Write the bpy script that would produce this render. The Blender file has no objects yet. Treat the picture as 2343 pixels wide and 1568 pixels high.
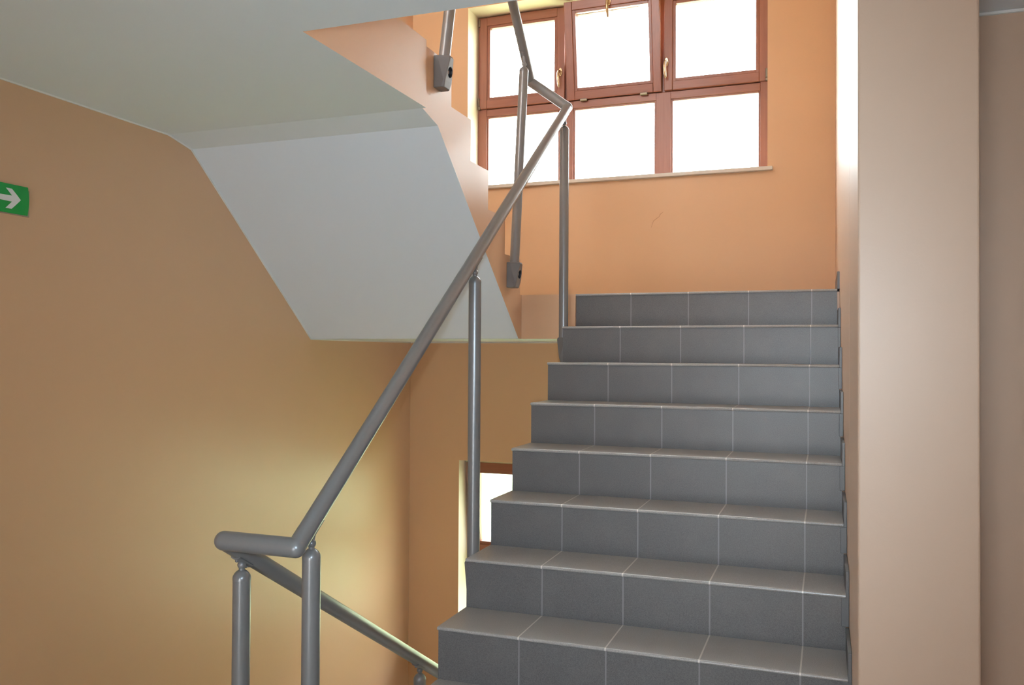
import bpy, bmesh, math, random
from mathutils import Vector, Matrix
random.seed(4)
S = bpy.context.scene
COL = S.collection

# ------------------------------------------------------------------ camera
CAM = Vector((1.2909, -4.4871, -0.3327))
yaw, pitch, roll = -0.3538, 0.0145, 0.0057
fw = Vector((math.sin(yaw)*math.cos(pitch), math.cos(yaw)*math.cos(pitch), math.sin(pitch)))
rt = Vector((math.cos(yaw), -math.sin(yaw), 0))
up = rt.cross(fw)
rt, up = rt*math.cos(roll)+up*math.sin(roll), up*math.cos(roll)-rt*math.sin(roll)
cd = bpy.data.cameras.new('camera'); cam = bpy.data.objects.new('camera', cd); COL.objects.link(cam)
mw = Matrix.Identity(4)
for i, v in enumerate((rt, up, -fw)):
    for j in range(3): mw[j][i] = v[j]
mw.translation = CAM
cam.matrix_world = mw
cd.sensor_width = 36; cd.lens = 1967.78/2343*36; cd.clip_start = 0.02
S.camera = cam

# ------------------------------------------------------------------ world, sun, flash, exposure
W = bpy.data.worlds.new('sky'); S.world = W; W.use_nodes = True
bg = W.node_tree.nodes['Background']
bg.inputs[0].default_value = (0.93, 0.97, 1.0, 1); bg.inputs[1].default_value = 17.0
def lamp(name, kind, loc, energy, color=(1, 1, 1), **kw):
    d = bpy.data.lights.new(name, kind); d.energy = energy; d.color = color
    for k, v in kw.items(): setattr(d, k, v)
    o = bpy.data.objects.new(name, d); COL.objects.link(o); o.location = loc
    return o
sun = lamp('sun', 'SUN', (0, 0, 20), 45.0, (1, .95, .86), angle=0.01)
sun.rotation_euler = Vector((0.25, 0.45, -1)).to_track_quat('-Z', 'Y').to_euler()
# the photographer's flash, a hand's breadth above the lens
fl = lamp('camera_flash', 'SPOT', CAM+Vector((0, .0, .118)), 140.0, (.68, .86, 1.0), shadow_soft_size=.012, spot_size=math.radians(76), spot_blend=1.0)
fl.rotation_euler = fw.to_track_quat('-Z', 'Y').to_euler()
vs = S.view_settings
vs.view_transform = 'Standard'; vs.look = 'None'; vs.exposure = 0.15; vs.gamma = 1; vs.use_curve_mapping = False

# ------------------------------------------------------------------ materials
def srgb(r, g, b):
    f = lambda c: (c/255/12.92) if c/255 <= .04045 else ((c/255+.055)/1.055)**2.4
    return (f(r), f(g), f(b), 1)
def mat(name, col, rough=.5, metal=0, spec=.5, noise=0, scale=30, bump=0, bscale=200):
    m = bpy.data.materials.new(name); m.use_nodes = True
    nt = m.node_tree; b = nt.nodes['Principled BSDF']
    b.inputs['Base Color'].default_value = col; b.inputs['Roughness'].default_value = rough
    b.inputs['Metallic'].default_value = metal; b.inputs['Specular IOR Level'].default_value = spec
    tc = nt.nodes.new('ShaderNodeTexCoord')
    if noise:
        n = nt.nodes.new('ShaderNodeTexNoise'); n.inputs['Scale'].default_value = scale; n.inputs['Detail'].default_value = 4
        nt.links.new(tc.outputs['Object'], n.inputs['Vector'])
        mx = nt.nodes.new('ShaderNodeMix'); mx.data_type = 'RGBA'
        mx.inputs[6].default_value = tuple(c*(1-noise) for c in col[:3])+(1,)
        mx.inputs[7].default_value = tuple(min(1, c*(1+noise)) for c in col[:3])+(1,)
        nt.links.new(n.outputs['Fac'], mx.inputs[0]); nt.links.new(mx.outputs[2], b.inputs['Base Color'])
    if bump:
        n2 = nt.nodes.new('ShaderNodeTexNoise'); n2.inputs['Scale'].default_value = bscale; n2.inputs['Detail'].default_value = 3
        nt.links.new(tc.outputs['Object'], n2.inputs['Vector'])
        bp = nt.nodes.new('ShaderNodeBump'); bp.inputs['Strength'].default_value = bump; bp.inputs['Distance'].default_value = .002
        nt.links.new(n2.outputs['Fac'], bp.inputs['Height']); nt.links.new(bp.outputs[0], b.inputs['Normal'])
    return m

PAINT = mat('peach wall paint', (.70, .44, .27, 1), .36, noise=.02, scale=3, bump=.10, bscale=160)
PAINTB = mat('deeper peach wall paint', (.72, .425, .225, 1), .42, noise=.02, scale=3, bump=.10, bscale=160)
PAINTLIT = mat('lit copy of peach wall paint', (.76, .56, .42, 1), .45, noise=.02, scale=3)  # same peach paint, lightened to stand in for light along the right wall
REVEAL = mat('reveal paint lightened for daylight', (.80, .69, .54, 1), .45, bump=.08, bscale=160)  # wall paint paled, the glare of daylight in the reveals put into the colour
PIER = mat('pale peach wall paint', (.60, .435, .32, 1), .42, noise=.02, scale=3, bump=.10, bscale=160)
WHITE = mat('white ceiling paint', (.775, .835, .895, 1), .7, noise=.015, scale=2, bump=.06, bscale=120)
EDGEP = mat('white caulk', (.82, .82, .80, 1), .6)
METAL = mat('grey powder coated steel', (.24, .243, .25, 1), .30, metal=.3, spec=.5, noise=.04, scale=60)
CASTM = mat('grey plastic bracket', (.17, .165, .165, 1), .30, noise=.03, scale=60)
DARKM = mat('dark screw recess', (.03, .03, .035, 1), .35)
BRASS = mat('champagne metal', (.62, .46, .28, 1), .25, metal=1)
HINGE = mat('bronze hinge', (.20, .155, .11, 1), .35, metal=.7)
SILL = mat('cream stone sill', (.66, .58, .48, 1), .35, noise=.05, scale=25)
GREEN = mat('green sign face', srgb(22, 165, 75), .4)
SWHITE = mat('white sign arrow', srgb(235, 238, 240), .5)
CLEAR = mat('sign backing', (.42, .33, .26, 1), .25)
BOUNCE_FLOOR = mat('pale bounce floor', (.52, .50, .47, 1), .6, noise=.1)  # kept pale so the unseen floors bounce light up to the ceilings

def wood(name, c1, c2, axis):
    m = bpy.data.materials.new(name); m.use_nodes = True
    nt = m.node_tree; b = nt.nodes['Principled BSDF']; b.inputs['Roughness'].default_value = .32
    tc = nt.nodes.new('ShaderNodeTexCoord'); mp = nt.nodes.new('ShaderNodeMapping')
    mp.inputs['Scale'].default_value = {'X': (2.5, 40, 40), 'Z': (40, 40, 2.5)}[axis]
    n = nt.nodes.new('ShaderNodeTexNoise'); n.inputs['Scale'].default_value = 2.0; n.inputs['Detail'].default_value = 6
    mx = nt.nodes.new('ShaderNodeMix'); mx.data_type = 'RGBA'; mx.inputs[6].default_value = c1; mx.inputs[7].default_value = c2
    nt.links.new(tc.outputs['Object'], mp.inputs[0]); nt.links.new(mp.outputs[0], n.inputs['Vector'])
    nt.links.new(n.outputs['Fac'], mx.inputs[0]); nt.links.new(mx.outputs[2], b.inputs['Base Color'])
    return m
WOODZ = wood('red brown stained wood upright grain', (.24, .077, .043, 1), (.34, .122, .070, 1), 'Z')
WOODX = wood('red brown stained wood level grain', (.24, .077, .043, 1), (.34, .122, .070, 1), 'X')

def glass(name):
    m = bpy.data.materials.new(name); m.use_nodes = True
    nt = m.node_tree; nt.nodes.clear()
    o = nt.nodes.new('ShaderNodeOutputMaterial'); t = nt.nodes.new('ShaderNodeBsdfTransparent'); g = nt.nodes.new('ShaderNodeBsdfGlossy')
    t.inputs[0].default_value = (.93, .96, .95, 1); g.inputs['Roughness'].default_value = .02
    mx = nt.nodes.new('ShaderNodeMixShader'); mx.inputs[0].default_value = .06
    nt.links.new(t.outputs[0], mx.inputs[1]); nt.links.new(g.outputs[0], mx.inputs[2]); nt.links.new(mx.outputs[0], o.inputs[0])
    return m
GLASS = glass('window glass')

P = .302    # tile pitch
def tile(name, base, grout, vertical, rough):
    """dark speckled porcelain, tiles P wide along X with pale grout; the last cut tile has its joint at 4P"""
    m = bpy.data.materials.new(name); m.use_nodes = True
    nt = m.node_tree; L = nt.links; b = nt.nodes['Principled BSDF']
    b.inputs['Roughness'].default_value = rough
    tc = nt.nodes.new('ShaderNodeTexCoord'); sx = nt.nodes.new('ShaderNodeSeparateXYZ'); L.new(tc.outputs['Object'], sx.inputs[0])
    def mth(op, a, bb=None):
        n = nt.nodes.new('ShaderNodeMath'); n.operation = op
        for i, v in enumerate((a, bb)):
            if v is None: continue
            if isinstance(v, (int, float)): n.inputs[i].default_value = v
            else: L.new(v, n.inputs[i])
        return n.outputs[0]
    q = mth('DIVIDE', sx.outputs[0], P)
    q = mth('ADD', q, .5)
    fr = mth('FRACT', q); d = mth('ABSOLUTE', mth('SUBTRACT', fr, .5))
    line = mth('LESS_THAN', d, .0085)
    inside = mth('MULTIPLY', mth('GREATER_THAN', sx.outputs[0], .1), mth('LESS_THAN', sx.outputs[0], 1.25))
    line = mth('MULTIPLY', line, inside)
    n1 = nt.nodes.new('ShaderNodeTexNoise'); n1.inputs['Scale'].default_value = 420; n1.inputs['Detail'].default_value = 2
    n2 = nt.nodes.new('ShaderNodeTexNoise'); n2.inputs['Scale'].default_value = 7; n2.inputs['Detail'].default_value = 5
    oi = nt.nodes.new('ShaderNodeObjectInfo')
    off = nt.nodes.new('ShaderNodeVectorMath'); off.operation = 'ADD'
    L.new(tc.outputs['Object'], off.inputs[0]); L.new(oi.outputs['Location'], off.inputs[1])
    L.new(off.outputs[0], n1.inputs['Vector']); L.new(off.outputs[0], n2.inputs['Vector'])
    r1 = nt.nodes.new('ShaderNodeValToRGB')
    r1.color_ramp.elements[0].position = .3; r1.color_ramp.elements[1].position = .7
    r1.color_ramp.elements[0].color = tuple(c*.72 for c in base[:3])+(1,); r1.color_ramp.elements[1].color = tuple(c*1.28 for c in base[:3])+(1,)
    L.new(n1.outputs['Fac'], r1.inputs[0])
    mx = nt.nodes.new('ShaderNodeMix'); mx.data_type = 'RGBA'
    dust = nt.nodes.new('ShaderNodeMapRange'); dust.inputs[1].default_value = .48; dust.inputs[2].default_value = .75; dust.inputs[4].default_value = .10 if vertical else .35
    L.new(n2.outputs['Fac'], dust.inputs[0]); L.new(dust.outputs[0], mx.inputs[0])
    L.new(r1.outputs[0], mx.inputs[6]); mx.inputs[7].default_value = (.30, .285, .27, 1)
    mg = nt.nodes.new('ShaderNodeMix'); mg.data_type = 'RGBA'
    L.new(line, mg.inputs[0]); L.new(mx.outputs[2], mg.inputs[6]); mg.inputs[7].default_value = grout
    L.new(mg.outputs[2], b.inputs['Base Color'])
    bp = nt.nodes.new('ShaderNodeBump'); bp.inputs['Distance'].default_value = .002; bp.inputs['Strength'].default_value = .5; bp.invert = True
    L.new(line, bp.inputs['Height']); L.new(bp.outputs[0], b.inputs['Normal'])
    return m
TREAD = tile('tread tile with painted top light', (.40, .385, .37, 1), (.80, .77, .72, 1), False, .28)  # the riser tile lightened: light from above is put into its colour
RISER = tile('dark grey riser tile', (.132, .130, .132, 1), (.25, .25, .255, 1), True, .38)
SKIRT = mat('dark grey skirting tile', (.13, .135, .14, 1), .38, noise=.2, scale=300)

# ------------------------------------------------------------------ mesh helpers
class MB:
    def __init__(s): s.v = []; s.f = []; s.sm = []
    def add(s, vs_, fs, smooth=False):
        o = len(s.v); s.v += [tuple(v) for v in vs_]
        for f in fs: s.f.append([i+o for i in f]); s.sm.append(smooth)
        return s
    def box(s, x0, x1, y0, y1, z0, z1):
        v = [(x, y, z) for z in (z0, z1) for y in (y0, y1) for x in (x0, x1)]
        return s.add(v, [(0, 2, 3, 1), (4, 5, 7, 6), (0, 1, 5, 4), (2, 6, 7, 3), (0, 4, 6, 2), (1, 3, 7, 5)])
    def prism_x(s, x0, x1, yz):
        """polygon in the YZ plane carried from x0 to x1 (numbers, or functions of y)"""
        g = lambda x, y: x(y) if callable(x) else x
        n = len(yz); v = [(g(x0, y), y, z) for y, z in yz]+[(g(x1, y), y, z) for y, z in yz]
        return s.add(v, [tuple(range(n-1, -1, -1)), tuple(range(n, 2*n))]+[(i, (i+1) % n, n+(i+1) % n, n+i) for i in range(n)])
    def prism_y(s, y0, y1, xz):
        n = len(xz); v = [(x, y0, z) for x, z in xz]+[(x, y1, z) for x, z in xz]
        return s.add(v, [tuple(range(n)), tuple(range(2*n-1, n-1, -1))]+[(i, n+i, n+(i+1) % n, (i+1) % n) for i in range(n)])
    def lathe(s, a, b, prof, n=32, smooth=True):
        """prof: (t along a->b in metres, radius)"""
        a = Vector(a); b = Vector(b); d = (b-a).normalized(); e = d.orthogonal().normalized(); g = d.cross(e)
        o = len(s.v)
        for t, r in prof:
            c = a+d*t
            for i in range(n):
                w = 2*math.pi*i/n; s.v.append(tuple(c+(e*math.cos(w)+g*math.sin(w))*max(r, 1e-5)))
        for k in range(len(prof)-1):
            for i in range(n):
                j = (i+1) % n
                s.f.append([o+k*n+i, o+k*n+j, o+(k+1)*n+j, o+(k+1)*n+i]); s.sm.append(smooth)
        s.f.append([o+i for i in range(n-1, -1, -1)]); s.sm.append(False)
        q = o+(len(prof)-1)*n; s.f.append([q+i for i in range(n)]); s.sm.append(False)
        return s
    def tube(s, a, b, r, n=32):
        L = (Vector(b)-Vector(a)).length
        return s.lathe(a, b, [(0, r), (L, r)], n)
    def ball(s, c, r, n=28, rings=16, sq=(1, 1, 1)):
        o = len(s.v)
        for k in range(rings+1):
            th = math.pi*k/rings
            for i in range(n):
                w = 2*math.pi*i/n
                s.v.append((c[0]+sq[0]*r*math.sin(th)*math.cos(w), c[1]+sq[1]*r*math.sin(th)*math.sin(w), c[2]+sq[2]*r*math.cos(th)))
        for k in range(rings):
            for i in range(n):
                j = (i+1) % n; s.f.append([o+k*n+i, o+(k+1)*n+i, o+(k+1)*n+j, o+k*n+j]); s.sm.append(True)
        return s
    def sweep(s, pts, r, n=14):
        pts = [Vector(p) for p in pts]; o = len(s.v); N = len(pts); e = None
        rr = r if isinstance(r, (list, tuple)) else [r]*N
        for k, p in enumerate(pts):
            d = (pts[min(k+1, N-1)]-pts[max(k-1, 0)]).normalized()
            e = d.orthogonal() if e is None else e-d*e.dot(d)
            e.normalize(); g = d.cross(e)
            for i in range(n):
                w = 2*math.pi*i/n; s.v.append(tuple(p+(e*math.cos(w)+g*math.sin(w))*rr[k]))
        for k in range(N-1):
            for i in range(n):
                j = (i+1) % n; s.f.append([o+k*n+i, o+k*n+j, o+(k+1)*n+j, o+(k+1)*n+i]); s.sm.append(True)
        s.f.append([o+i for i in range(n-1, -1, -1)]); s.sm.append(False)
        q = o+(N-1)*n; s.f.append([q+i for i in range(n)]); s.sm.append(False)
        return s
    def build(s, name, m, parent=None, bevel=0, seg=2, xf=None):
        me = bpy.data.meshes.new(name)
        base = world(parent) if parent else Vector((0, 0, 0))
        vv = [Vector(v) for v in s.v]
        if xf: vv = [xf(v) for v in vv]
        me.from_pydata([tuple(v-base) for v in vv], [], s.f)
        for p, q in zip(me.polygons, s.sm): p.use_smooth = q
        bm = bmesh.new(); bm.from_mesh(me)
        bmesh.ops.recalc_face_normals(bm, faces=bm.faces)
        bm.to_mesh(me); bm.free()
        if any(s.sm): me.set_sharp_from_angle(angle=math.radians(38))
        ms = m if isinstance(m, (list, tuple)) else [m]
        for k in ms: me.materials.append(k)
        o = bpy.data.objects.new(name, me); COL.objects.link(o)
        if parent: o.parent = parent
        if bevel:
            bv = o.modifiers.new('bevel', 'BEVEL'); bv.width = bevel; bv.segments = seg; bv.limit_method = 'ANGLE'; bv.angle_limit = math.radians(40)
        return o
def world(o):
    v = Vector((0, 0, 0))
    while o: v += o.location; o = o.parent
    return v
def tag(o, label, cat=None, group=None, kind=None):
    o['label'] = label
    if cat: o['category'] = cat
    if group: o['group'] = group
    if kind: o['kind'] = kind
    return o
def empty(name, loc):
    o = bpy.data.objects.new(name, None); COL.objects.link(o); o.location = loc; o.empty_display_size = .1
    return o
def facemat(o, fn):
    for p in o.data.polygons: p.material_index = fn(p)

# ------------------------------------------------------------------ the setting
D, H = .2478, .1840           # tread depth, riser height of the facing flight
XL, XB, XR = -1.637, -.31, 1.331
YB = 1.26                     # stairwell back wall
ZC = .70                      # underside of the slab over the camera
ZF = -10*H                    # hall floor
ZLO = -3.31                   # landing one half-storey down
xw = lambda y: 1.3575+(-2.15-y)*.0095    # right stair wall
ZTOP = 3.70

def struct(o, label, cat): return tag(o, label, cat, kind='structure')

m = MB().box(XL-.2, XL, -7.2, YB+.3, ZLO-.3, ZTOP+.2)
struct(m.build('wall_left', PAINT), 'long peach painted wall on the left carrying the green sign', 'wall')
# back wall, two window openings with deep reveals
u0, u1, uz0, uz1 = -1.187, .915, .868, 2.2
l0, l1, lz0, lz1 = -1.237, .865, -2.43, -1.10
YO = YB+.34
m = MB()
m.box(XL, u0, YB, YO, 0, ZTOP+.2).box(u1, 1.7, YB, YO, 0, ZTOP+.2).box(u0, u1, YB, YO, 0, uz0).box(u0, u1, YB, YO, uz1, ZTOP+.2)
m.box(XL, l0, YB, YO, ZLO-.3, 0).box(l1, 1.7, YB, YO, ZLO-.3, 0).box(l0, l1, YB, YO, ZLO-.3, lz0).box(l0, l1, YB, YO, lz1, 0)
o = m.build('wall_back', [PAINTB, REVEAL])
facemat(o, lambda p: 1 if abs(p.normal.y) < .5 and YB < p.center.y < YO else 0)
struct(o, 'peach end wall of the stairwell with two wooden windows set deep in it', 'wall')
# right stair wall and the pier it ends in
m = MB().prism_x(xw, 1.62, [(-1.5, ZLO-.3), (YB, ZLO-.3), (YB, ZTOP+.2), (-1.5, ZTOP+.2)])
struct(m.build('wall_right', PAINTLIT), 'peach side wall along the right edge of the tiled stairs', 'wall')
m = MB().add([(xw(-2.15), -2.15, ZF), (1.632, -2.15, ZF), (1.632, -1.5, ZF), (xw(-1.5), -1.5, ZF), (xw(-2.15), -2.15, ZTOP), (1.632, -2.15, ZTOP), (1.632, -1.5, ZTOP), (xw(-1.5), -1.5, ZTOP)],
             [(0, 3, 2, 1), (4, 5, 6, 7), (0, 1, 5, 4), (1, 2, 6, 5), (2, 3, 7, 6), (3, 0, 4, 7)])
o = m.build('pillar', [PIER, PAINTLIT], bevel=.006, seg=3)
facemat(o, lambda p: 1 if p.normal.x < -.5 else 0)
struct(o, 'pale peach pillar face at the foot of the stairs on the right', 'pillar')
m = MB().box(1.632, 3.6, -1.59, -1.4, ZF-.2, ZC)
struct(m.build('wall_hall_front', PIER), 'darker beige recessed hall wall to the right of the pillar', 'wall')
m = MB().box(1.632, 3.4, -1.60, -1.59, ZC-.008, ZC)
struct(m.build('trim_1', EDGEP), 'thin pale line where recessed hall wall meets ceiling', 'trim')
m = MB().box(3.4, 3.6, -7.2, -1.4, ZF-.2, ZC)
struct(m.build('wall_hall_right', PIER), 'beige hall wall on the far right outside the view', 'wall')
m = MB().box(XL, .3, -7.2, -7.0, ZF, ZC).box(1.0, 3.4, -7.2, -7.0, ZF, ZC).box(.3, 1.0, -7.2, -7, -.2, ZC)  # opening added behind the camera to brighten the hall
struct(m.build('wall_hall_back', PIER), 'beige hall wall behind the viewer with an opening added to let in light', 'wall')
# hall floor, open where the stairs go down
m = MB().box(XL, 3.4, -7.2, -2.56, ZF-.25, ZF).box(0, 3.4, -2.56, -2.215, ZF-.25, ZF).box(1.36, 3.4, -2.215, -1.5, ZF-.25, ZF).box(XL, XB, -2.56, -2.3, ZF-.25, ZF)
struct(m.build('floor', BOUNCE_FLOOR), 'grey tiled hall floor in front of the stairs', 'floor')
m = MB().box(XL, 1.6, -2.6, YB, ZLO-.25, ZLO)
struct(m.build('floor_lower_landing', BOUNCE_FLOOR), 'grey landing floor at the bottom of the stairwell', 'floor')
m = MB().box(XL, 1.62, -2.8, -2.56, ZLO-.3, ZF-.25).box(1.36, 1.62, -2.56, -1.5, ZLO-.3, ZF-.25)
struct(m.build('wall_lower', PAINT), 'peach walls closing the lower stairwell below the hall floor', 'wall')
# slab over the hall: soffit is the ceiling over the camera, its edge round the stairwell painted peach
XE = -.293
m = MB()
m.box(XL, 3.4, -7.2, -2.15, ZC, ZC+.285)
m.box(1.37, 3.4, -2.15, -1.59, ZC, ZC+.285)
m.box(XL, XE, -2.15, -1.252, ZC, ZC+.285)
o = m.build('ceiling', [WHITE, PAINT, BOUNCE_FLOOR])
facemat(o, lambda p: 0 if p.normal.z < -.5 else (2 if p.normal.z > .5 else 1))
struct(o, 'white underside of the upper hall slab with a peach painted edge', 'ceiling')
# half landing at the head of the facing flight
m = MB().prism_x(XL, XB, [(-.052, -.243), (YB, -.243), (YB, 0), (-.02, 0), (-.02, -.2)])
m.box(XB, 0, -.004, YB, -.243, -.0005).box(0, XR, .03, YB, -.243, -.0126)
o = m.build('floor_landing', [BOUNCE_FLOOR, PAINT, WHITE])
facemat(o, lambda p: 2 if p.normal.z < -.5 else (0 if p.normal.z > .5 else 1))
struct(o, 'half landing slab between the flights with peach front edge', 'landing')
m = MB().box(XL, 3.4, -7.2, YB, ZTOP, ZTOP+.2)
struct(m.build('ceiling_upper', WHITE), 'white ceiling high above the stairwell out of view', 'ceiling')
m = MB().box(XL, -1.5, -3.7, -3.5, ZC+.285, ZTOP).box(-.05, 3.4, -3.7, -3.5, ZC+.285, ZTOP).box(-1.5, -.05, -3.7, -3.5, ZC+.285, 1.8).box(-1.5, -.05, -3.7, -3.5, 3.6, ZTOP).box(3.4, 3.6, -3.7, -1.4, ZC, ZTOP).box(1.632, 3.6, -1.59, -1.4, ZC+.285, ZTOP)  # includes an unseen opening added to throw sky light onto the back wall
struct(m.build('wall_upper_hall', PAINT), 'peach walls of the upper hall out of view, with an opening added for light', 'wall')
# white caulk lines where soffits meet the left wall and the back wall
m = MB()
pts = [(-2.6, ZC), (-1.26, ZC), (-1.10, .664), (-.052, -.243), (YB, -.243)]
for (y0, z0), (y1, z1) in zip(pts, pts[1:]):
    d = Vector((0, y1-y0, z1-z0)).normalized(); n_ = Vector((0, -d.z, d.y))*-.006
    v = [(XL, y0, z0), (XL, y1, z1), (XL, y1+n_.y, z1+n_.z), (XL, y0+n_.y, z0+n_.z)]
    m.add(v+[(XL+.005, b, c) for a, b, c in v], [(0, 1, 2, 3), (7, 6, 5, 4), (0, 4, 5, 1), (1, 5, 6, 2), (2, 6, 7, 3), (3, 7, 4, 0)])
m.box(XL, 1.33, YB-.005, YB, -.249, -.243)
struct(m.build('trim_2', EDGEP), 'thin white painted line along the soffit edges above the left wall', 'trim')
# skirting on the half landing
m = MB()
m.prism_x(lambda y: xw(y)-.011, xw, [(0.0, 0), (.62, 0), (.62, .085), (0.0, .085)])
struct(m.build('baseboard_right', SKIRT), 'dark tile skirting at the foot of right wall on the half landing', 'baseboard')

# outside
GRASS = mat('sunlit grass', (.24, .33, .15, 1), .8, noise=.5, scale=3)
m = MB().box(-60, 60, 1.9, 120, -4.2, -4.0)
struct(m.build('ground', GRASS), 'sunlit green lawn seen through the lower window', 'ground')

from mathutils import noise as mn
LEAF = mat('sunlit hedge leaves', (.38, .44, .31, 1), .7, noise=.55, scale=9)
m = MB(); NX, NZ = 150, 60
def hp(i, j):
    # profile up the front, over the top and down the back
    x = -13+26*i/NX; t = j/NZ
    if t < .42: y, z = 5.5, -4+4.2*t/.42
    elif t < .58: y, z = 5.5+1.8*(t-.42)/.16, .2
    else: y, z = 7.3, .2-4.2*(t-.58)/.42
    d = .30*mn.noise((x*.8, y*.8, z*.8))+.16*mn.noise((x*3.1, y*3.1, z*3.1+5))+.07*mn.noise((x*9, y*9, z*9))
    return (x+.1*mn.noise((x*4, z*4, y)), y+(d if t > .5 else -d), z+d*.8)
m.add([hp(i, j) for i in range(NX+1) for j in range(NZ+1)], [(i*(NZ+1)+j, (i+1)*(NZ+1)+j, (i+1)*(NZ+1)+j+1, i*(NZ+1)+j+1) for i in range(NX) for j in range(NZ)])
tag(m.build('hedge', LEAF), 'bright sunlit green hedge seen through the lower window', 'hedge', kind='stuff')

# ------------------------------------------------------------------ staircases
def nosing_tread(x0, x1, y0, y1, z, t=.012, r=.006):
    """slab with a rounded front edge"""
    pr = [(y1, z-t), (y1, z)]
    for i in range(7):
        a = math.pi/2+math.pi*i/6
        pr.append((y0+r+r*math.cos(a), z-r+r*math.sin(a)))
    return MB().prism_x(x0, x1, pr)

XE_ = lambda yy: xw(yy)-.0112
st = empty('staircase', (0, 0, ZF))
tag(st, 'flight of dark grey tiled stairs facing the viewer, rising beside the pillar', 'stairs')
for k in range(1, 11):
    y = -(k-1)*D; z = -(k-1)*H
    back = y+D+.012 if k > 1 else .36
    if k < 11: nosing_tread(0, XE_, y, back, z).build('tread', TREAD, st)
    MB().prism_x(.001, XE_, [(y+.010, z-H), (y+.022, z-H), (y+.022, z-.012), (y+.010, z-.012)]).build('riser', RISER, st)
    # skirting tile on the wall beside this tread
    if k > 1:
        sk = MB().prism_x(lambda yy: xw(yy)-.0115, lambda yy: xw(yy)-.0005, [(y-.004, z-.012), (y+D+.006, z-.012), (y+D+.006, z+.077), (y-.004, z+.077)])
        sk.prism_x(XR-.004, lambda yy: xw(yy)-.0005, [(y+.006, z-H+.079), (y+.03, z-H+.079), (y+.03, z-.012), (y+.006, z-.012)])
        sk.build('skirting_tile', SKIRT, st, bevel=.0015)
prof = [(-.002, -.02)]
pts = []
for k in range(1, 11):
    y = -(k-1)*D+.022; z = -(k-1)*H
    pts += [(y, z-.0125), (y, z-H-.0125 if k < 10 else ZF)]
poly = [(.30, -.0125)]+pts+[(-9*D+.022, ZF-.24), (-9*D+.3, ZF-.24), (-.004, -.45), (.30, -.25)]
o = MB().prism_x(.002, lambda yy: xw(yy)-.0005, poly).build('flight_body', [PAINT, WHITE], st)
facemat(o, lambda p: 1 if (p.normal.z < -.3 and p.center.z < 2) else 0)
tag(o, 'peach painted side and white underside')

# upper flight rising back over the left side
DB, HB = .236, .195
sb = empty('staircase', (XL, -.02, 0))
tag(sb, 'upper flight on the left with white sloping underside and peach stepped side', 'stairs')
poly = [(.30, -.001)]
ys = [-.03, -.270, -.509, -.735, -.960]
zs = [0, .197, .393, .588, .785, .972]
poly = [(-.03, 0)]
for i, y in enumerate(ys):
    poly += [(y, zs[i+1])] if i == 0 else [(y, zs[i]), (y, zs[i+1])]
poly = [(-.03, 0.0), (-.03, zs[1]), (ys[1], zs[1]), (ys[1], zs[2]), (ys[2], zs[2]), (ys[2], zs[3]), (ys[3], zs[3]), (ys[3], zs[4]), (ys[4], zs[4]), (ys[4], zs[5]),
        (-1.252, zs[5]), (-1.252, ZC), (-1.10, .664), (-.052, -.243), (-.012, -.243), (-.012, 0)]
o = MB().prism_x(XL+.001, XB, poly).build('flight_body', [PAINT, WHITE], sb)
facemat(o, lambda p: 1 if p.normal.z < -.3 else 0)
tag(o, 'peach side with white underside')
for i in range(5):
    y1 = ys[i]; y0 = ys[i+1] if i < 4 else -1.25
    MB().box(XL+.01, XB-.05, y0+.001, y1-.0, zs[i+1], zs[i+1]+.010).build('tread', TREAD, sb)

# flight going down on the left
sc = empty('staircase', (XL, -2.3, ZF))
tag(sc, 'lower flight going down along the left wall below the railing', 'stairs')
DC = .305; HC = (ZF-ZLO)/8
poly = [(-2.3, ZF-.001)]
for k in range(1, 8):
    y = -2.3+(k-1)*DC
    poly += [(y, ZF-k*HC), (y+DC, ZF-k*HC)]
poly += [(-2.3+7*DC, ZLO), (-1.9, ZLO), (-2.3, ZF-.45)]
MB().prism_x(XL+.001, XB, poly).build('flight_body', PAINT, sc)
for k in range(1, 8):
    y = -2.3+(k-1)*DC
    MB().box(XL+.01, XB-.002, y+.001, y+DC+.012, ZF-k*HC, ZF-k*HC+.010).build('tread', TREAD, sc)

# ------------------------------------------------------------------ railing
R = .025
rl = empty('stair_railing', (-.15, -2.5, ZF))
tag(rl, 'grey tubular steel railing that winds round the stairwell from flight to flight', 'railing')
A0, A1 = Vector((-.04, -2.533, -.849)), Vector((-.04, -.036, 1.010))
B0 = Vector((-.265, .006, 1.183)); bd = Vector((.072, -1, .80)); B1 = B0+bd*1.25
C0, C1 = Vector((-.27, -2.535, -.848)), Vector((-.27, -.42, -2.115))
def rail(a, b, label):
    return tag(MB().tube(a, b, R).build('handrail', METAL, rl), label)
ra = rail(A0, A1, 'long straight rail of facing flight')
rb = rail(B0, B1, 'short rail rising out of view')
rc = rail(C0, C1, 'rail going down to the right behind the stairs')
def link(a, b, label):
    d = (b-a).normalized()
    o = tag(MB().tube(a+d*.03, b-d*.03, R+.0017).build('connecting_rail', METAL, rl), label)
    for p, q in ((a, d), (b, -d)):
        # rounded elbow and seam collar
        mb = MB().ball(p, R+.0018); mb.lathe(p, p+q, [(0, R+.0018), (.030, R+.0018), (.0303, R-.002)])
        mb.build('elbow', METAL, rl)
    return o
lk1 = link(A0, C0, 'level piece across the foot of the stairwell')
tag(MB().lathe(A0, A0+(A1-A0).normalized(), [(0, R+.0004), (.060, R+.0004), (.0603, R-.001)]).build('rail_collar', METAL, rl), 'short collar at the foot of the long rail')
lk2 = link(A1, B0, 'slanting piece across the head of the stairwell')

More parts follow.
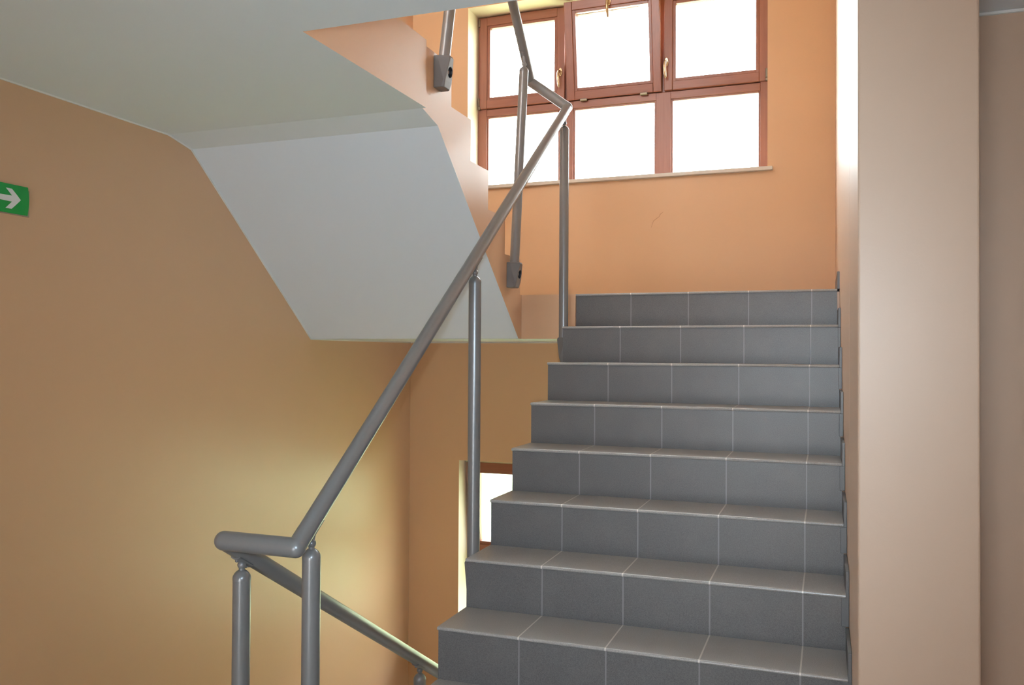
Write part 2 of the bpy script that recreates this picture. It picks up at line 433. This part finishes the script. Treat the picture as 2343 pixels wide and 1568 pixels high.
def post(bot, top, rpt, rdir, bracket=None):
    """post from bot to its domed cap at top, neck and saddle under the rail point rpt"""
    bot, top, rpt = Vector(bot), Vector(top), Vector(rpt)
    if bracket: bot = bot+(top-bot)*((bracket[2][1]-.02-bot.z)/(top.z-bot.z))
    d = (top-bot).normalized(); L = (top-bot).length
    p = MB().lathe(bot, top, [(0, R), (L-.028, R)]).build('post', METAL, rl)
    c0 = top-d*.028
    cap = MB().lathe(c0, top, [(-.002, R-.002), (0, R+.0004), (.006, R+.0004), (.012, R-.001), (.018, R-.0045), (.023, R-.009), (.027, R-.0145)])
    cap.build('post_cap', METAL, p)
    neck = MB()
    rd = Vector(rdir).normalized(); side = rd.cross(Vector((0, 0, 1))).normalized(); nrm = side.cross(rd).normalized()
    under = rpt-nrm*(R+.002)
    neck.tube(top-d*.004, top+d*.008, .0085, 18)
    mid = top+d*.014
    neck.ball(mid, .0125, 18, 10)
    neck.tube(mid, under+nrm*.003, .0075, 16)
    # saddle plate curved under the rail, with two screw heads
    n_ = 9; o = len(neck.v); w = .034
    vs_ = []
    for s_ in (-w, w):
        for rr in (R+.0005, R+.0045):
            for i in range(n_):
                a = math.radians(-115+50*i/(n_-1)-0+0)
                a = math.radians(-90-38+76*i/(n_-1))
                taper = 1 if abs(s_) < w else .9
                vs_.append(rpt+rd*s_+side*(rr*math.cos(a)*taper)+nrm*(rr*math.sin(a)))
    fs = []
    for i in range(n_-1):
        fs += [(i, i+1, 2*n_+i+1, 2*n_+i), (n_+i, 3*n_+i, 3*n_+i+1, n_+i+1), (i, n_+i, n_+i+1, i+1), (2*n_+i, 2*n_+i+1, 3*n_+i+1, 3*n_+i)]
    fs += [(0, 2*n_, 3*n_, n_), (n_-1, 2*n_-1, 4*n_-1, 3*n_-1)]
    neck.add(vs_, fs)
    for s_ in (-.024, .024): neck.ball(rpt+rd*s_-nrm*(R+.005), .005, 10, 6)
    neck.build('rail_saddle', METAL, p)
    if bracket:
        wx, sgn, (yc, zt, zb) = bracket      # wall plane x, direction away from it, centre y, top and bottom z
        h = zt-zb; hw = .038
        X = lambda t: wx+sgn*t
        # cross sections (y, x offset) from top to bottom: deep prism at the top, thin at the foot
        def sect(z, dep, sh, flat):
            ys_ = [(-hw, 0), (-hw, sh), (-flat, dep), (flat, dep), (hw, sh), (hw, 0)]
            return [(X(b), yc+a, z) for a, b in ys_]
        v = sect(zt, .066, .018, .016)+sect(zt-.010, .070, .020, .018)+sect(zb+.03, .054, .046, .034)+sect(zb, .046, .036, .029)
        f = [tuple(range(6)), tuple(range(23, 17, -1))]
        for k in range(3):
            for i in range(6): f.append((k*6+i, k*6+(i+1) % 6, (k+1)*6+(i+1) % 6, (k+1)*6+i))
        b = MB().add(v, f).build('post_bracket', [CASTM, DARKM], rl)
        zc = zb+.070
        c = Vector((X(.0605), yc+.003, zc)); dn = Vector((sgn, 0, -.16)).normalized()
        cut = MB().lathe(c-dn*.016, c+dn*.03, [(0, .021), (.046, .0235)], 28).build('cutter', DARKM)
        bo = b.modifiers.new('hole', 'BOOLEAN'); bo.operation = 'DIFFERENCE'; bo.object = cut; bo.solver = 'EXACT'
        bpy.context.view_layer.update()
        me = bpy.data.meshes.new_from_object(b.evaluated_get(bpy.context.evaluated_depsgraph_get()))
        b.modifiers.clear(); b.data = me
        bpy.data.objects.remove(cut)
        bv = b.modifiers.new('bevel', 'BEVEL'); bv.width = .003; bv.segments = 2; bv.limit_method = 'ANGLE'; bv.angle_limit = math.radians(40)
        MB().lathe(c-dn*.0165, c-dn*.001, [(0, .0208), (.002, .0208), (.002, .0195), (.0022, .0001)], 28).build('screw_recess', DARKM, b)
        MB().lathe(c-dn*.015, c, [(0, .0085), (.005, .0085), (.007, .0065)], 18).build('screw', METAL, b)
    return p
adir = A1-A0; bdr = bd; cdir = C1-C0
on = lambda a, b, y: a+(b-a)*((y-a.y)/(b.y-a.y))
post((-.04, -.093, -.25), (-.04, -.093, .895), on(A0, A1, -.093), adir, (-.001, -1, (-.093, -.238, -.375)))
post((-.04, -1.315, -1.16), (-.04, -1.315, -.018), on(A0, A1, -1.315), adir, (-.001, -1, (-1.315, -1.15, -1.287)))
post((-.04, -2.459, -1.96), (-.04, -2.459, -.866), on(A0, A1, -2.462), adir, (-.001, -1, (-2.459, -1.93, -2.067)))
post((-.27, -2.458, -1.96), (-.27, -2.458, -.945), on(C0, C1, -2.445), cdir, (XB+.001, 1, (-2.458, -1.93, -2.067)))
post((-.27, -1.32, -2.62), (-.27, -1.32, -1.628), on(C0, C1, -1.32), cdir, (XB+.001, 1, (-1.32, -2.61, -2.747)))
post((-.281, -.207, .10), (-.256, -.135, 1.222), on(B0, B1, -.135), bdr, (XB+.001, 1, (-.207, .158, .024)))
post((-.277, -1.118, .92), (-.222, -1.0, 1.90), on(B0, B1, -1.0), bdr, (XB+.001, 1, (-1.112, .957, .818)))

# ------------------------------------------------------------------ windows
YF = 1.46
def ring(x0, x1, z0, z1, y0, y1, wl, wr, wb, wt):
    """four members of a frame: uprights and rails, returned as two meshes"""
    up_ = MB().box(x0, x0+wl, y0, y1, z0, z1).box(x1-wr, x1, y0, y1, z0, z1)
    lv = MB().box(x0+wl, x1-wr, y0, y1, z0, z0+wb).box(x0+wl, x1-wr, y0, y1, z1-wt, z1)
    return up_, lv
def lever(parent, x, y, z, tilt=0, xf=None, level=False):
    b = MB()
    # oval rose
    prof = [(x+.014*math.cos(a)*1.0, z+(.030*math.sin(a))) for a in [2*math.pi*i/24 for i in range(24)]]
    b.prism_y(y-.010, y, prof)
    h = b.build('handle', BRASS, parent, bevel=.002, xf=xf)
    pts = [(x, y-.006, z), (x, y-.028, z+.001), (x-.003, y-.040, z-.004), (x-.005, y-.047, z-.020), (x-.005, y-.049, z-.05), (x-.004, y-.046, z-.085), (x-.002, y-.040, z-.112), (x-.001, y-.037, z-.118)]
    MB().sweep(pts, [.008, .008, .009, .010, .0095, .009, .0075, .004], 14).build('lever', BRASS, h, xf=xf)
    return h
def window(name, x0, x1, z0, z1, zmid, tilt_cols, handles, label, hinge_spec):
    w = empty(name, (x0, YF, z0))
    tag(w, label, 'window', kind='structure')
    cols = [x0, x0+.6915, x0+1.395, x1]
    mull = [cols[1], cols[2]]
    # fixed outer frame, mullions and midrail
    f = MB().box(x0, x0+.068, YF, YF+.075, z0, z1).box(x1-.06, x1+.02, YF, YF+.075, z0, z1)
    for c in mull: f.box(c-.054, c+.050, YF+.001, YF+.075, z0, zmid).box(c-.030, c+.030, YF+.012, YF+.075, zmid, z1)
    for a, b in ((x0, mull[0]), (mull[0], mull[1]), (mull[1], x1)): f.box(a+.03, a+.066, YF+.038, YF+.074, zmid, z1).box(b-.064, b-.03, YF+.038, YF+.074, zmid, z1)
    fr = f.build('frame', WOODZ, w, bevel=.003)
    f = MB().box(x0+.068, x1-.06, YF+.002, YF+.074, z0, z0+.06).box(x0+.068, x1-.06, YF+.003, YF+.074, zmid-.05, zmid+.002).box(x0+.068, x1-.06, YF+.002, YF+.074, z1-.03, z1).box(x0+.066, x1-.062, YF+.0385, YF+.0735, zmid, zmid+.062).box(x0+.066, x1-.062, YF+.0385, YF+.0735, z1-.06, z1-.03)
    f.build('frame_rail', WOODX, w, bevel=.003)
    # fixed lower lights: glazing bead and pane
    edges = [(x0+.068, mull[0]-.054), (mull[0]+.050, mull[1]-.054), (mull[1]+.050, x1-.06)]
    for a, b in edges:
        u, l = ring(a, b, z0+.06, zmid-.05, YF+.012, YF+.030, .012, .012, .012, .012)
        u.f += []; o_ = len(u.v); u.v += l.v; u.f += [[i+o_ for i in q] for q in l.f]; u.sm += l.sm
        u.build('glazing_bead', WOODZ, w, bevel=.002)
        MB().box(a, b, YF+.038, YF+.042, z0+.06, zmid-.05).build('pane', GLASS, w)
    # upper sashes
    sx = [(x0+.018, cols[1]-.010), (cols[1]+.010, cols[2]-.012), (cols[2]+.006, x1-.008)]
    for i, (a, b) in enumerate(sx):
        zb, zt = zmid+.006, z1-.012
        xf = None
        if i in tilt_cols:
            th = math.radians(tilt_cols[i]); piv = Vector((0, YF-.002, zb+.004)); rm = Matrix.Rotation(th, 3, 'X')
            xf = lambda v, rm=rm, piv=piv: piv+rm @ (v-piv)
        yS = YF-.020
        u, l = ring(a, b, zb, zt, yS, YF+.035, .058, .058, .062, .062)
        s_ = u.build('sash', WOODZ, w, bevel=.004, xf=xf)
        l.build('sash_rail', WOODX, s_, bevel=.004, xf=xf)
        u, l = ring(a+.058, b-.058, zb+.062, zt-.062, yS+.008, YF+.030, .022, .022, .020, .020)
        o_ = len(u.v); u.v += l.v; u.f += [[q+o_ for q in f_] for f_ in l.f]; u.sm += l.sm
        u.build('glazing_bead', WOODZ, s_, bevel=.002, xf=xf)
        MB().box(a+.074, b-.074, YF+.010, YF+.014, zb+.076, zt-.076).build('pane', GLASS, s_, xf=xf)
        hd = handles.get(i)
        if hd: lever(s_, hd[0], yS, hd[1], xf=xf)
    for (hx, hz, ww, hh) in hinge_spec:
        MB().box(hx-ww, hx+ww, YF-.030, YF-.004, hz-hh, hz+hh).build('hinge', HINGE, w, bevel=.003)
    return w
w1 = window('window_1', u0, u1, .868, 2.2, 1.500, {1: 8.5}, {0: (-.535, 1.715), 1: (-.155, 2.155), 2: (.232, 1.70)},
       'upper wooden window of six lights above the landing, its top middle sash tilted inward',
       [(-1.172, 2.150, .006, .028), (-1.172, 1.555, .006, .030), (-1.170, 1.510, .008, .012), (.898, 1.555, .008, .030), (.899, 1.512, .009, .010), (-.362, 1.498, .026, .008), (.073, 1.498, .026, .008)])
m = MB().box(u0+.002, u1-.002, YB, YF, uz0, .886).box(u0+.002, .948, YB-.040, YB-.0005, .862, .886)
m.build('sill', SILL, w1, bevel=.003)
w2 = window('window_2', l0, l1, lz0, lz1, -1.80, {0: 7.5}, {}, 'lower wooden window partly hidden behind the stairs, with an open tilted sash', [])
MB().box(l0+.002, l1-.002, YB-.03, YF, lz0, lz0+.02).build('sill', SILL, w2, bevel=.003)

wb = bpy.data.objects['wall_back']
MB().sweep([(SX, YB-.0003, SZ) for SX, SZ in ((.163, .531), (.178, .575), (.216, .602), (.225, .619), (.245, .633))], [.0008, .0016, .0012, .0018, .0006], 8).build('scratch', mat('scratch in paint', (.45, .22, .10, 1), .7), wb)

# ------------------------------------------------------------------ exit sign on the left wall
sg = empty('exit_sign', (XL, -2.2, .25))
tag(sg, 'green escape route sign with white arrow on the left wall, cut by the picture edge', 'sign')
y0, y1, z0, z1 = -2.36, -2.017, .196, .306
m = MB()
n_ = 16
vs_ = []
for k in range(n_+1):
    z = z0+(z1-z0)*k/n_; bulge = .010+.007*math.sin(math.pi*k/n_)
    vs_ += [(XL+bulge, y0, z), (XL+bulge, y1, z)]
front = len(vs_)
for k in range(n_+1):
    z = z0+(z1-z0)*k/n_
    vs_ += [(XL+.004, y0, z), (XL+.004, y1, z)]
fs = []
for k in range(n_):
    a = 2*k; b = front+2*k
    fs += [(a, a+1, a+3, a+2), (b, b+2, b+3, b+1), (a, a+2, b+2, b), (a+1, b+1, b+3, a+3)]
fs += [(0, front, front+1, 1), (2*n_, 2*n_+1, front+2*n_+1, front+2*n_)]
m.add(vs_, fs).build('sign_face', GREEN, sg)
MB().box(XL+.0005, XL+.0045, y0, y1+.012, z0-.004, z1-.012).build('backing_plate', CLEAR, sg, bevel=.001)
# arrow pointing towards the window wall (right in the picture)
yc_, zc_ = -2.054, .250
arrow = [(yc_, zc_), (yc_-.036, zc_+.0385), (yc_-.062, zc_+.0385), (yc_-.038, zc_+.0115), (yc_-.125, zc_+.0115), (yc_-.125, zc_-.0115), (yc_-.038, zc_-.0115), (yc_-.062, zc_-.0385), (yc_-.036, zc_-.0385)]
def bul(z): return .010+.007*math.sin(math.pi*max(0, min(1, (z-z0)/(z1-z0))))
# cut the arrow in thin level strips so that it lies on the curved plate
m = MB()
N = 40
def span(z):
    xs = []
    for (a, b), (c, d) in zip(arrow, arrow[1:]+arrow[:1]):
        if (b-z)*(d-z) < 0: xs.append(a+(c-a)*(z-b)/(d-b))
    return sorted(xs)
for k in range(N):
    za = zc_-.0384+.0768*k/N; zb = zc_-.0384+.0768*(k+1)/N
    s1, s2 = span(za+1e-5), span(zb-1e-5)
    if len(s1) == len(s2):
        for i in range(0, len(s1), 2):
            m.add([(XL+bul(za)+.0006, s1[i], za), (XL+bul(za)+.0006, s1[i+1], za), (XL+bul(zb)+.0006, s2[i+1], zb), (XL+bul(zb)+.0006, s2[i], zb)], [(0, 1, 2, 3)])
m.build('arrow', SWHITE, sg)
